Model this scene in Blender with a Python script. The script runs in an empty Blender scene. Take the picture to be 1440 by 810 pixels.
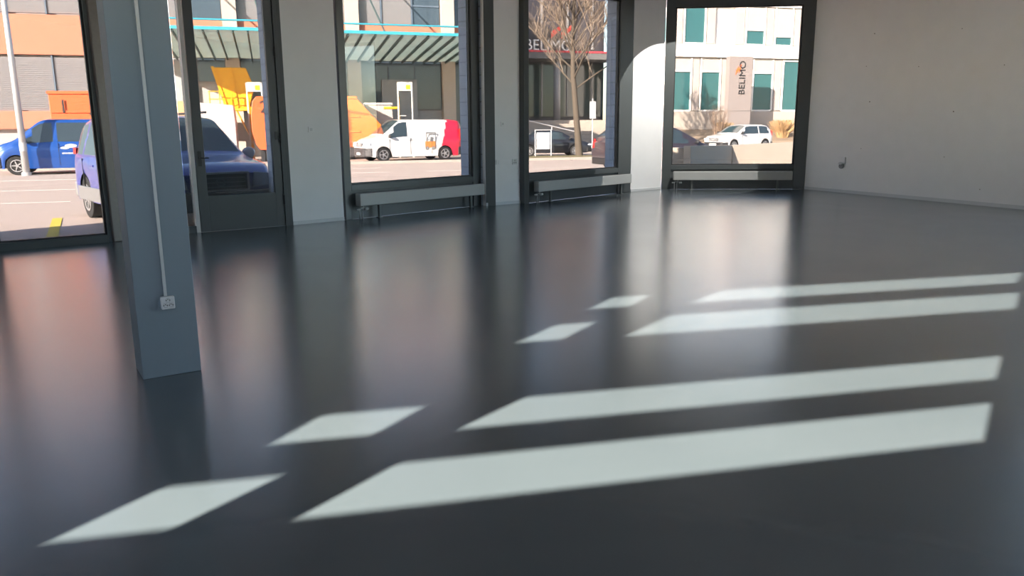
import bpy, bmesh, math, random
from mathutils import Vector, Matrix
C = bpy.context.scene.collection
SC = bpy.context.scene
R = math.radians
rnd = random.Random(7)

# ------------------------------------------------------------------ camera
FPX = 1091.0; PITCH = math.atan(225/FPX); ROLL = R(-0.43); EYE = 1.5
cam = bpy.data.cameras.new('camera'); cam.sensor_width = 36; cam.lens = 36*FPX/1440
cam.clip_start = 0.05; cam.clip_end = 600
co = bpy.data.objects.new('camera', cam); C.objects.link(co); SC.camera = co
Fv = Vector((0, math.cos(PITCH), -math.sin(PITCH))); Up = Vector((0, math.sin(PITCH), math.cos(PITCH)))
Rt = Vector((1, 0, 0))*math.cos(ROLL) + Up*math.sin(ROLL)
Ut = Up*math.cos(ROLL) - Vector((1, 0, 0))*math.sin(ROLL)
mw = Matrix((( Rt.x, Ut.x, -Fv.x, 0), (Rt.y, Ut.y, -Fv.y, 0), (Rt.z, Ut.z, -Fv.z, EYE), (0, 0, 0, 1)))
co.matrix_world = mw

# ------------------------------------------------------------------ light and exposure
SC.view_settings.view_transform = 'Standard'; SC.view_settings.look = 'None'
SC.view_settings.gamma = 1; SC.view_settings.use_curve_mapping = False
SC.view_settings.exposure = 1.5
SUN_AZ, SUN_EL = 35.3, 21.5           # heading of the light, height of the sun
sun = bpy.data.lights.new('sun', 'SUN'); sun.energy = 32.0; sun.angle = R(0.40); sun.color = (1, .90, .79)
so = bpy.data.objects.new('sun', sun); C.objects.link(so)
sd = Vector((math.sin(R(SUN_AZ))*math.cos(R(SUN_EL)), math.cos(R(SUN_AZ))*math.cos(R(SUN_EL)), -math.sin(R(SUN_EL))))
so.rotation_euler = sd.to_track_quat('-Z', 'Y').to_euler(); so.location = (0, 0, 30)
w = bpy.data.worlds.new('sky'); SC.world = w; w.use_nodes = True
wn = w.node_tree; wn.nodes.clear()
wo = wn.nodes.new('ShaderNodeOutputWorld'); bg = wn.nodes.new('ShaderNodeBackground')
sk = wn.nodes.new('ShaderNodeTexSky'); sk.sky_type = 'NISHITA'; sk.sun_disc = False
sk.sun_elevation = R(SUN_EL); sk.sun_rotation = R(SUN_AZ+180); sk.altitude = 400
bg.inputs[1].default_value = 0.60
wn.links.new(sk.outputs[0], bg.inputs[0]); wn.links.new(bg.outputs[0], wo.inputs[0])

# ------------------------------------------------------------------ materials
MATS = {}
def mat(name, col, rough=.6, metal=0, var=0, scale=8, bump=0, spec=.5, coat=0):
    if name in MATS: return MATS[name]
    m = bpy.data.materials.new(name); m.use_nodes = True; MATS[name] = m
    nt = m.node_tree; b = nt.nodes['Principled BSDF']
    b.inputs['Base Color'].default_value = (*col, 1); b.inputs['Roughness'].default_value = rough
    b.inputs['Metallic'].default_value = metal; b.inputs['Specular IOR Level'].default_value = spec
    b.inputs['Coat Weight'].default_value = coat; b.inputs['Coat Roughness'].default_value = .05
    tc = nt.nodes.new('ShaderNodeTexCoord'); n = nt.nodes.new('ShaderNodeTexNoise')
    n.inputs['Scale'].default_value = scale; n.inputs['Detail'].default_value = 5
    nt.links.new(tc.outputs['Object'], n.inputs['Vector'])
    if var:
        r = nt.nodes.new('ShaderNodeMix'); r.data_type = 'RGBA'
        r.inputs[6].default_value = (*[c*(1-var) for c in col], 1); r.inputs[7].default_value = (*[min(1, c*(1+var)) for c in col], 1)
        nt.links.new(n.outputs[0], r.inputs[0]); nt.links.new(r.outputs[2], b.inputs['Base Color'])
    if bump:
        bp = nt.nodes.new('ShaderNodeBump'); bp.inputs['Strength'].default_value = bump; bp.inputs['Distance'].default_value = .01
        nt.links.new(n.outputs[0], bp.inputs['Height']); nt.links.new(bp.outputs[0], b.inputs['Normal'])
    return m
def glass(name, tint, ior=1.45, rough=0.0):
    if name in MATS: return MATS[name]
    m = bpy.data.materials.new(name); m.use_nodes = True; MATS[name] = m
    nt = m.node_tree; nt.nodes.clear()
    o = nt.nodes.new('ShaderNodeOutputMaterial'); t = nt.nodes.new('ShaderNodeBsdfTransparent'); g = nt.nodes.new('ShaderNodeBsdfGlossy')
    lw = nt.nodes.new('ShaderNodeLayerWeight'); lw.inputs[0].default_value = .5
    pw = nt.nodes.new('ShaderNodeMath'); pw.operation = 'POWER'; pw.inputs[1].default_value = 5; nt.links.new(lw.outputs['Facing'], pw.inputs[0])
    f = nt.nodes.new('ShaderNodeMath'); f.operation = 'MULTIPLY_ADD'; f.inputs[1].default_value = .96; f.inputs[2].default_value = .04; nt.links.new(pw.outputs[0], f.inputs[0])
    mx = nt.nodes.new('ShaderNodeMixShader'); t.inputs[0].default_value = (*tint, 1); g.inputs['Roughness'].default_value = rough
    nt.links.new(f.outputs[0], mx.inputs[0]); nt.links.new(t.outputs[0], mx.inputs[1]); nt.links.new(g.outputs[0], mx.inputs[2]); nt.links.new(mx.outputs[0], o.inputs[0])
    return m
def frosted(name, col):
    m = bpy.data.materials.new(name); m.use_nodes = True; nt = m.node_tree; nt.nodes.clear()
    o = nt.nodes.new('ShaderNodeOutputMaterial'); t = nt.nodes.new('ShaderNodeBsdfTranslucent'); d = nt.nodes.new('ShaderNodeBsdfDiffuse'); mx = nt.nodes.new('ShaderNodeMixShader')
    t.inputs[0].default_value = (*col, 1); d.inputs[0].default_value = (*col, 1); mx.inputs[0].default_value = .4
    nt.links.new(t.outputs[0], mx.inputs[1]); nt.links.new(d.outputs[0], mx.inputs[2]); nt.links.new(mx.outputs[0], o.inputs[0]); return m
def blocks(name, c1, c2, mortar, bw, bh, ms=.012):
    """painted masonry, laid on any vertical face"""
    m = bpy.data.materials.new(name); m.use_nodes = True; MATS[name] = m
    nt = m.node_tree; b = nt.nodes['Principled BSDF']; b.inputs['Roughness'].default_value = .8
    tc = nt.nodes.new('ShaderNodeTexCoord'); sp = nt.nodes.new('ShaderNodeSeparateXYZ'); ad = nt.nodes.new('ShaderNodeMath'); ad.operation = 'ADD'
    cb = nt.nodes.new('ShaderNodeCombineXYZ'); br = nt.nodes.new('ShaderNodeTexBrick')
    nt.links.new(tc.outputs['Object'], sp.inputs[0]); nt.links.new(sp.outputs[0], ad.inputs[0]); nt.links.new(sp.outputs[1], ad.inputs[1])
    nt.links.new(ad.outputs[0], cb.inputs[0]); nt.links.new(sp.outputs[2], cb.inputs[1]); nt.links.new(cb.outputs[0], br.inputs['Vector'])
    br.inputs['Color1'].default_value = (*c1, 1); br.inputs['Color2'].default_value = (*c2, 1); br.inputs['Mortar'].default_value = (*mortar, 1)
    br.inputs['Scale'].default_value = 1; br.inputs['Mortar Size'].default_value = ms; br.inputs['Brick Width'].default_value = bw; br.inputs['Row Height'].default_value = bh
    nt.links.new(br.outputs[0], b.inputs['Base Color'])
    return m

WHITE = mat('white_wall_paint', (.80, .805, .81), .85, var=.04, scale=3, bump=.12)
FRAME = mat('anthracite_window_frame', (.075, .085, .088), .38)
FRAME2 = mat('dark_grey_lacquered_panel', (.085, .095, .098), .42)
POSTM = mat('brushed_metal_post', (.14, .118, .105), .4, metal=0, var=.15, scale=20)
RAD = mat('radiator_grey_white', (.42, .43, .42), .45)
COLM = mat('column_grey_paint', (.185, .23, .27), .6, var=.03, scale=4)
PLAST = mat('white_plastic', (.62, .63, .64), .35)
DARKP = mat('dark_plastic', (.03, .03, .032), .45)
CHROME = mat('chrome', (.62, .64, .66), .2, metal=.35)
SKIRT = mat('pale_skirting', (.60, .62, .63), .5)
BLOCK = blocks('painted_block_wall', (.46, .54, .66), (.42, .50, .62), (.25, .30, .38), .5, .25)
PANE = glass('tinted_window_glass', (.385, .378, .372))
CLEAR = glass('clear_window_glass', (.93, .94, .94))

def floor_mat():
    m = bpy.data.materials.new('anthracite_floor_coating'); m.use_nodes = True
    nt = m.node_tree; b = nt.nodes['Principled BSDF']; L = nt.links.new
    tc = nt.nodes.new('ShaderNodeTexCoord')
    n1 = nt.nodes.new('ShaderNodeTexNoise'); n1.inputs['Scale'].default_value = .9; n1.inputs['Detail'].default_value = 6; n1.inputs['Distortion'].default_value = .8
    n2 = nt.nodes.new('ShaderNodeTexNoise'); n2.inputs['Scale'].default_value = 260; n2.inputs['Detail'].default_value = 2
    vo = nt.nodes.new('ShaderNodeTexVoronoi'); vo.inputs['Scale'].default_value = 34
    for n in (n1, n2, vo): L(tc.outputs['Object'], n.inputs['Vector'])
    mx = nt.nodes.new('ShaderNodeMix'); mx.data_type = 'RGBA'
    mx.inputs[6].default_value = (.060, .076, .084, 1); mx.inputs[7].default_value = (.075, .092, .100, 1)
    L(n1.outputs[0], mx.inputs[0])
    # pale dust specks
    lt = nt.nodes.new('ShaderNodeMath'); lt.operation = 'LESS_THAN'; lt.inputs[1].default_value = .045; L(vo.outputs[0], lt.inputs[0])
    n3 = nt.nodes.new('ShaderNodeTexNoise'); n3.inputs['Scale'].default_value = 1.7; L(tc.outputs['Object'], n3.inputs['Vector'])
    gt = nt.nodes.new('ShaderNodeMath'); gt.operation = 'GREATER_THAN'; gt.inputs[1].default_value = .56; L(n3.outputs[0], gt.inputs[0])
    mu = nt.nodes.new('ShaderNodeMath'); mu.operation = 'MULTIPLY'; L(lt.outputs[0], mu.inputs[0]); L(gt.outputs[0], mu.inputs[1])
    m2 = nt.nodes.new('ShaderNodeMix'); m2.data_type = 'RGBA'; m2.inputs[7].default_value = (.16, .17, .17, 1)
    L(mu.outputs[0], m2.inputs[0]); L(mx.outputs[2], m2.inputs[6]); L(m2.outputs[2], b.inputs['Base Color'])
    mr = nt.nodes.new('ShaderNodeMapRange'); mr.inputs[3].default_value = .19; mr.inputs[4].default_value = .28
    L(n1.outputs[0], mr.inputs[0]); L(mr.outputs[0], b.inputs['Roughness'])
    b.inputs['Specular IOR Level'].default_value = .8
    b.inputs['Coat Weight'].default_value = .7; b.inputs['IOR'].default_value = 1.5; b.inputs['Coat Roughness'].default_value = .22
    bp = nt.nodes.new('ShaderNodeBump'); bp.inputs['Strength'].default_value = .08; bp.inputs['Distance'].default_value = .002
    n4 = nt.nodes.new('ShaderNodeTexNoise'); n4.inputs['Scale'].default_value = 2.2; n4.inputs['Detail'].default_value = 3; L(tc.outputs['Object'], n4.inputs['Vector'])
    b2 = nt.nodes.new('ShaderNodeBump'); b2.inputs['Strength'].default_value = .25; b2.inputs['Distance'].default_value = .006; L(n4.outputs[0], b2.inputs['Height']); L(b2.outputs[0], bp.inputs['Normal'])
    L(n2.outputs[0], bp.inputs['Height']); L(bp.outputs[0], b.inputs['Normal'])
    return m
FLOORM = floor_mat()

# ------------------------------------------------------------------ mesh helpers
class MB:
    def __init__(s): s.bm = bmesh.new()
    def box(s, x0, x1, y0, y1, z0, z1, mi=0):
        vs = [s.bm.verts.new(p) for p in ((x0,y0,z0),(x1,y0,z0),(x1,y1,z0),(x0,y1,z0),(x0,y0,z1),(x1,y0,z1),(x1,y1,z1),(x0,y1,z1))]
        for f in ((0,3,2,1),(4,5,6,7),(0,1,5,4),(1,2,6,5),(2,3,7,6),(3,0,4,7)):
            s.bm.faces.new([vs[i] for i in f]).material_index = mi
        return s
    def prism(s, pts, d, mi=0):
        """pts: list of 3D points of a planar polygon, d: extrusion vector"""
        d = Vector(d); a = [s.bm.verts.new(p) for p in pts]; b = [s.bm.verts.new(Vector(p)+d) for p in pts]
        n = len(pts); s.bm.faces.new(a).material_index = mi; s.bm.faces.new(b[::-1]).material_index = mi
        for i in range(n): s.bm.faces.new([a[i], b[i], b[(i+1) % n], a[(i+1) % n]]).material_index = mi
        return s
    def rod(s, p0, p1, r0, r1=None, n=10, cap=True):
        r1 = r0 if r1 is None else r1
        p0 = Vector(p0); p1 = Vector(p1); q = (p1-p0).to_track_quat('Z', 'Y')
        A = []; B = []
        for i in range(n):
            a = 2*math.pi*i/n; v = Vector((math.cos(a), math.sin(a), 0))
            A.append(s.bm.verts.new(p0+q@(v*r0))); B.append(s.bm.verts.new(p1+q@(v*r1)))
        for i in range(n): s.bm.faces.new([A[i], A[(i+1) % n], B[(i+1) % n], B[i]])
        if cap: s.bm.faces.new(A[::-1]); s.bm.faces.new(B)
        return s
    def ring(s, c, axis, ro, ri, t, n=24, mi=0):
        """flat annulus of thickness t round axis"""
        c = Vector(c); ax = Vector(axis).normalized(); q = ax.to_track_quat('Z', 'Y')
        V = []
        for (r, h) in ((ro, -t/2), (ro, t/2), (ri, t/2), (ri, -t/2)):
            V.append([s.bm.verts.new(c+q@Vector((r*math.cos(2*math.pi*i/n), r*math.sin(2*math.pi*i/n), h))) for i in range(n)])
        for k in range(4):
            for i in range(n):
                s.bm.faces.new([V[k][i], V[k][(i+1) % n], V[(k+1) % 4][(i+1) % n], V[(k+1) % 4][i]]).material_index = mi
        return s
    def ball(s, c, r, sc=(1,1,1), n=12):
        m = Matrix.Translation(c) @ Matrix.Diagonal((*[r*k for k in sc], 1))
        bmesh.ops.create_uvsphere(s.bm, u_segments=n, v_segments=max(6, n//2), radius=1, matrix=m); return s
    def build(s, name, m=None, parent=None, loc=None, rz=0, smooth=False, bevel=0, kind=None):
        bmesh.ops.recalc_face_normals(s.bm, faces=s.bm.faces)
        me = bpy.data.meshes.new(name); s.bm.to_mesh(me); s.bm.free()
        o = bpy.data.objects.new(name, me); C.objects.link(o)
        for x in (m if isinstance(m, (list, tuple)) else [m]): me.materials.append(x)
        if parent: o.parent = parent
        if loc is not None: o.location = loc
        o.rotation_euler.z = rz
        if smooth:
            for p in me.polygons: p.use_smooth = True
        if bevel:
            b = o.modifiers.new('bevel', 'BEVEL'); b.width = bevel; b.segments = 2; b.limit_method = 'ANGLE'; b.angle_limit = R(40)
        if kind: o['kind'] = kind
        return o
def empty(name, loc, rz=0, label=None, cat=None, group=None, kind=None):
    o = bpy.data.objects.new(name, None); C.objects.link(o); o.location = loc; o.rotation_euler.z = rz
    return tag(o, label, cat, group, kind)
def tag(o, label=None, cat=None, group=None, kind=None):
    for k, v in (('label', label), ('category', cat), ('group', group), ('kind', kind)):
        if v: o[k] = v
    return o
def text(name, body, size, m, parent=None, loc=(0,0,0), rot=(R(90),0,0), ext=.01, align='LEFT'):

    cu = bpy.data.curves.new(name, 'FONT'); cu.body = body; cu.size = size; cu.extrude = ext; cu.align_x = align
    t = bpy.data.objects.new(name, cu); C.objects.link(t)
    me = bpy.data.meshes.new_from_object(t.evaluated_get(bpy.context.evaluated_depsgraph_get()))
    bpy.data.objects.remove(t)
    o = bpy.data.objects.new(name, me); C.objects.link(o); me.materials.clear(); me.materials.append(m)
    o.parent = parent; o.location = loc; o.rotation_euler = rot
    return o
def ray(px, py): return Fv + Rt*((px-720)/FPX) + Ut*((405-py)/FPX)
def G(px, py, z=0):
    d = ray(px, py); return Vector((0, 0, EYE)) + d*((z-EYE)/d.z)
def azdir(a): return Vector((math.sin(R(a)), math.cos(R(a)), 0))

# ------------------------------------------------------------------ the room
TOP = 4.5
FA = [('w1', (-6.60, 9.79), (-5.50, 10.64)), ('post', (-5.50, 10.64), (-5.38, 10.81)), ('fix', (-5.38, 10.81), (-4.79, 11.49)), ('door', (-4.79, 11.49), (-3.56, 12.36)),
      ('p1', (-3.50, 12.40), (-2.81, 13.00)), ('w2', (-2.79, 13.04), (-.56, 15.48)), ('p2', (-.50, 15.29), (.24, 15.83)), ('w3', (.26, 15.70), (2.80, 18.42)),
      ('p3', (2.82, 18.45), (3.66, 19.12)), ('w4', (3.68, 19.14), (7.08, 18.84))]
W = {k: (Vector((*a, 0)), Vector((*b, 0))) for k, a, b in FA}
NW = azdir(-13); AW = azdir(77); C0 = NW*-.6
rearL, rearR = Vector((-12.85, -3.58, 0)), Vector((13.98, 2.6, 0)); leftP = Vector((-14.5, 3.63, 0))
def frame_of(A, B):
    u = (B-A); L = u.length; return A, math.atan2(u.y, u.x), L
poly = [leftP, W['w1'][0], W['w1'][1], W['door'][0], W['door'][1], W['p1'][0], W['w2'][0], W['w2'][1], W['p2'][0], W['p2'][1], W['w3'][0], W['w3'][1], W['p3'][1], W['w4'][0], W['w4'][1], rearR, rearL]
MB().prism([(p.x, p.y, -.04) for p in poly], (0, 0, .04)).build('floor', FLOORM, kind='structure')
big = [p.copy() for p in poly]
MB().prism([(p.x, p.y, TOP) for p in poly], (0, 0, .3)).build('ceiling', mat('grey_ceiling_paint', (.42, .42, .42), .9), kind='structure')

def wallbox(mb, A, B, y0, y1, z0, z1, u0=0, u1=None, mi=0):
    """box standing on line A-B, y = depth outwards"""
    u = (B-A); L = u.length; u.normalize(); n = Vector((-u.y, u.x, 0)); u1 = L if u1 is None else u1
    P = [A+u*u0+n*y0, A+u*u1+n*y0, A+u*u1+n*y1, A+u*u0+n*y1]
    mb.prism([(p.x, p.y, z0) for p in P], (0, 0, z1-z0), mi)
# front wall: plaster inside, painted blocks outside
inn = MB(); out = MB()
for k in ('p1', 'p2', 'p3'):
    wallbox(inn, *W[k], 0, .10, 0, TOP); wallbox(out, *W[k], .10, .42, -.2, TOP+.3)
for k in ('w1', 'post', 'fix', 'door', 'w2', 'w3', 'w4'):
    wallbox(inn, *W[k], 0, .10, 4.42, TOP, -.03, None); wallbox(out, *W[k], .125, .95, 4.38, TOP+.3)  # outer lintel deepened out of view to shade the block reveals
for k, a in (('door', 1.37), ('w2', 3.12), ('w3', 3.29)): wallbox(out, *W[k], .13, .42, -.2, TOP+.3, a, None)
A = leftP; B = W['w1'][0]
wallbox(inn, A, B, 0, .1, 0, TOP, 0, (B-A).length-3.4); wallbox(inn, A, B, 0, .1, 4.3, TOP, (B-A).length-3.4, None)
inn.build('wall_front', WHITE, kind='structure'); out.build('wall_front_outside', BLOCK, kind='structure')
# right wall, left wall
x = MB(); wallbox(x, W['w4'][1], rearR, 0, .3, 0, TOP, 0, 6.6); wallbox(x, W['w4'][1], rearR, 0, .3, 0, TOP, 15.6, None); wallbox(x, W['w4'][1], rearR, 0, .3, 4.2, TOP, 6.6, 15.6); wallbox(x, W['w4'][1], rearR, 0, .3, 0, .5, 6.6, 15.6); x.build('wall_right', WHITE, kind='structure')
t = empty('window_7', W['w4'][1], math.atan2((rearR-W['w4'][1]).y, (rearR-W['w4'][1]).x), kind='structure'); x = MB()  # added window, out of view, lets in sky light to brighten the pillars
for a in (6.6, 9.57, 12.54, 15.51): x.box(a, a+.09, .1, .2, .5, 4.2)
x.box(6.6, 15.6, .1, .2, .5, .6).box(6.6, 15.6, .1, .2, 4.1, 4.2); x.build('window_frame', FRAME, t)
x = MB(); x.box(6.69, 15.51, .145, .155, .6, 4.1); x.build('pane', CLEAR, t)
x = MB(); wallbox(x, rearL, leftP, 0, .3, 0, TOP); x.build('wall_left', WHITE, kind='structure')

# rear wall with the high window strips that throw the sun patches
T48 = math.tan(R(SUN_AZ+13)); C48 = math.cos(R(SUN_AZ+13)); TE = math.tan(R(SUN_EL))
def back(px, py):
    P = G(px, py); t = P.dot(NW)+.6
    return P.dot(AW)-t*T48, t/C48*TE
strips = [((412,727),(1382,622),(565,645),(1394,566)), ((643,600),(1400,535),(745,552),(1408,502)), ((873,473),(1428,434),(945,440),(1434,412)), ((965,427),(1428,397),(1010,408),(1440,382))]
hs = []
for a, b, c, d in strips:
    hb = (back(*a)[1]+back(*b)[1])/2; ht = (back(*c)[1]+back(*d)[1])/2; hs.append((hb, ht))
print('strips', hs, [[round(back(*p)[0], 2) for p in s] for s in strips])
small = [((62,762),(240,745),(235,680),(410,662)), ((380,624),(525,612),(450,582),(603,568)), ((725,481),(790,478),(780,455),(838,452)), ((829,433),(885,432),(860,417),(914,414))]
print('small', [[tuple(round(v, 2) for v in back(*p)) for p in s] for s in small])
def avg(v): return sum(v)/len(v)
UL = avg([back(*s[i])[0] for s in strips[:3] for i in (0, 2)]); UR = avg([back(*s[i])[0] for s in strips[:3] for i in (1, 3)])
SL = avg([back(*s[i])[0] for s in small for i in (0, 2)]); SR = avg([back(*s[i])[0] for s in small for i in (1, 3)])
print('cols', SL, SR, UL, UR)
rw = empty('window_5', C0, math.atan2(AW.y, AW.x), kind='structure')
# local x along the wall, y to the inside (NW)
WL, WR_ = -5.75, UR+.25; Z0, Z1 = hs[0][0]-.12, 4.36
f = MB(); zs = [Z0]+[v for h in hs for v in h]+[Z1]
for i in range(0, len(zs)-1, 2): f.box(WL, WR_, -.03, 0, zs[i], zs[i+1])
def quad(a0, a1, b0, b1, z0, z1): f.prism([(a0, -.031, z0), (a1, -.031, z0), (b1, -.031, z1), (b0, -.031, z1)], (0, .032, 0))
for (h0, h1), st, sm in zip(hs, strips, small):
    u = [back(*p)[0] for p in st]; v = [back(*p)[0] for p in sm]
    k0 = (back(*sm[0])[1]+back(*sm[1])[1])/2; k1 = (back(*sm[2])[1]+back(*sm[3])[1])/2
    if k0 > h0: f.box(WL, u[0]-.01, -.032, .002, h0, k0)
    if k1 < h1: f.box(WL, u[0]-.01, -.032, .002, k1, h1)
    quad(WL, v[0], WL, v[2], h0, h1); quad(v[1], u[0], v[3], u[2], h0, h1); quad(u[1], WR_, u[3], WR_, h0, h1)
f.build('window_frame', FRAME, rw)
g = MB()
g.box(WL, WR_, -.018, -.014, Z0, Z1); g.build('pane', CLEAR, rw)
lx = (rearL-C0).dot(AW); rx = (rearR-C0).dot(AW)
f = MB(); f.box(lx, WL, -.2, 0, 0, TOP); f.box(WR_, rx, -.2, 0, 0, TOP)
f.box(WL, WR_, -.03, 0, 0, Z0); f.box(WL, WR_, -.03, 0, Z1, TOP)
f.build('wall_rear', WHITE, loc=C0, rz=math.atan2(AW.y, AW.x), kind='structure')

# front windows --------------------------------------------------------------
def window(n, key, rad=True, fl=.14, fr=.25, gb=.585, gt=4.25, top=4.42, rl=.2, rr=3.1):
    A, rz, L = frame_of(*W[key]); t = empty('window_%d' % n, A, rz, kind='structure')
    f = MB()
    f.box(0, fl, -.01, .12, 0, top).box(L-fr, L, -.01, .12, 0, top).box(fl, L-fr, -.01, .12, gt, top).box(fl, L-fr, -.01, .12, gb-.11, gb)
    f.build('window_frame', FRAME, t, bevel=.006)
    f = MB(); f.box(fl, L-fr, .02, .12, 0, gb-.11); f.build('sill_panel', FRAME2, t)
    f = MB(); f.box(fl, L-fr, .055, .065, gb, gt); f.build('pane', PANE, t)
    f = MB(); f.box(fl-.001, fl+.03, .03, .09, gb, gt).box(L-fr-.03, L-fr+.001, .03, .09, gb, gt).box(fl, L-fr, .03, .09, gt-.03, gt).box(fl, L-fr, .03, .09, gb, gb+.025)
    f.build('glazing_bead', DARKP, t)
    f = MB(); f.box(-.02, L+.02, .12, .5, gb-.16, gb-.10); f.build('outer_sill', mat('aluminium_sill', (.45, .47, .5), .4, metal=.5), t)
    return t, L
def radiator(key, u0, u1, label):
    A, rz, L = frame_of(*W[key]); t = empty('radiator', A, rz, label, 'radiator', 'convector radiators under the windows')
    b = MB(); b.box(u0, u1, -.20, -.06, .23, .44); b.build('radiator_body', RAD, t, bevel=.012)
    g = MB()
    n = int((u1-u0)/.03)
    for i in range(n-3): g.box(u0+.05+i*.03, u0+.062+i*.03, -.185, -.075, .4385, .443)
    g.build('grille', mat('grille_grey', (.2, .2, .2), .5), t)
    for u in (u0+.45, u1-.32):
        l = MB(); l.box(u-.02, u+.02, -.15, -.10, 0, .23).box(u-.04, u+.04, -.17, -.08, 0, .012); l.build('leg', mat('leg_grey', (.13, .14, .14), .5), t)
    p = MB(); p.rod((u0+.03, -.12, 0), (u0+.03, -.12, .19), .009).rod((u0+.09, -.12, 0), (u0+.09, -.12, .15), .009).rod((u0+.03, -.12, .19), (u0+.13, -.12, .19), .014).rod((u0+.09, -.12, .15), (u0+.12, -.12, .23), .009)
    p.build('valve_pipe', mat('valve_metal', (.4, .4, .4), .35, metal=.7), t, smooth=True)
    p = MB(); p.rod((u0+.14, -.12, .17), (u0+.21, -.12, .17), .024, .02, 14); p.build('thermostat_knob', PLAST, t, smooth=True); p = MB(); p.rod((u0-.03, -.12, .17), (u0+.04, -.12, .17), .015, .018); p.build('valve_cap', PLAST, t, smooth=True)
w1, L1 = window(1, 'w1', fl=.06, fr=.06, gb=.10, rad=False)
w2, L2 = window(2, 'w2', fl=.14, fr=.27); radiator('w2', .17, 3.15, 'long pale convector radiator under the window showing the white and red van')
w3, L3 = window(3, 'w3', fl=.14, fr=.50); radiator('w3', .22, 3.5, 'long pale convector radiator under the window showing the bare tree')
w4, L4 = window(4, 'w4', fl=.22, fr=.28); radiator('w4', .27, 3.07, 'long pale convector radiator under the window showing the upright sign')
# glazing further left along the front wall, beside window_1
A = leftP; B = W['w1'][0]; ln = (B-A).length; rz = math.atan2((B-A).y, (B-A).x)
for n, (a, b) in ((6, (ln-3.4, ln)),):
    t = empty('window_%d' % n, A, rz, kind='structure'); f = MB()
    f.box(a, a+.08, -.01, .12, 0, 4.3).box(b-.08, b, -.01, .12, 0, 4.3).box(a+.08, b-.08, -.01, .12, 4.2, 4.3).box(a+.08, b-.08, -.01, .12, 0, .1).box((a+b)/2-.04, (a+b)/2+.04, -.01, .12, .1, 4.2)
    f.build('window_frame', FRAME, t); f = MB(); f.box(a+.08, b-.08, .055, .065, .1, 4.2); f.build('pane', PANE, t)

# post and narrow light beside the door
A, rz, L = frame_of(*W['post']); f = MB(); f.box(-.02, L, -.05, .12, 0, 4.42); f.build('trim_1', POSTM, loc=A, rz=rz, bevel=.012, kind='structure')
A, rz, L = frame_of(*W['fix']); t = empty('window_8', A, rz, kind='structure')
f = MB(); f.box(0, .05, 0, .12, 0, 4.42).box(.05, L, 0, .12, 0, .10).box(.05, L, 0, .12, 4.3, 4.42); f.build('window_frame', FRAME, t, bevel=.004)
f = MB(); f.box(.05, L, .055, .065, .1, 4.3); f.build('pane', PANE, t)
# door
A, rz, L = frame_of(*W['door']); t = empty('door_1', A, rz, kind='structure')
f = MB(); f.box(.10, .155, -.02, .12, 0, 4.42); f.build('mullion', mat('lit_edge_grey', (.55, .54, .53), .4), t, bevel=.004)  # pale grey stands for light reflected off the door edge
f = MB(); f.box(0, .10, 0, .12, 0, .10).box(0, .10, 0, .12, 4.3, 4.42); f.build('side_light_frame', FRAME, t)
f = MB(); f.box(0, .10, .055, .065, .1, 4.3); f.build('side_light_pane', PANE, t)
f = MB(); f.box(.165, .30, -.02, .06, .004, 4.34).box(1.32, L-.06, -.02, .06, .004, 4.34).box(.30, 1.32, -.02, .06, .004, .535).box(.30, 1.32, -.02, .06, 4.2, 4.34); f.build('door_leaf', FRAME2, t, bevel=.006)
f = MB(); f.box(.16, L, .06, .12, 0, .03).box(L-.055, L, -.04, .12, 0, 4.42).box(.16, L-.055, -.01, .12, 4.345, 4.42); f.build('door_frame', FRAME, t, bevel=.004)
f = MB(); f.box(.30, 1.32, .015, .025, .535, 4.2); f.build('pane', PANE, t)
f = MB()
for z in (.35, 1.3, 2.6): f.rod((L-.06, -.045, z), (L-.06, -.045, z+.14), .013)
f.build('hinge', DARKP, t, smooth=True)
f = MB(); f.box(.20, .25, -.028, -.018, .98, 1.2).rod((.225, -.028, 1.1), (.225, -.075, 1.1), .009).rod((.225, -.072, 1.1), (.34, -.072, 1.1), .009); f.build('door_handle', DARKP, t)
f = MB(); f.box(1.37, 1.40, -.035, -.018, 1.35, 1.47); f.build('door_contact', DARKP, t)
f = MB(); wallbox(f, W['door'][1], W['p1'][0], 0, .12, 0, 4.42); wallbox(f, W['w2'][1], W['p2'][0], 0, .2, 0, 4.42); wallbox(f, W['p2'][1], W['w3'][0], .0, .1, 0, 4.42); f.build('trim_2', FRAME, kind='structure')

# skirtings
f = MB()
for k in ('p1', 'p2', 'p3'): wallbox(f, *W[k], -.014, 0, 0, .06)
f.build('baseboard_front', SKIRT, kind='structure', bevel=.003)
f = MB(); wallbox(f, W['w4'][1], rearR, -.014, 0, 0, .07, .02); f.build('baseboard_right', SKIRT, kind='structure', bevel=.003)

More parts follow.
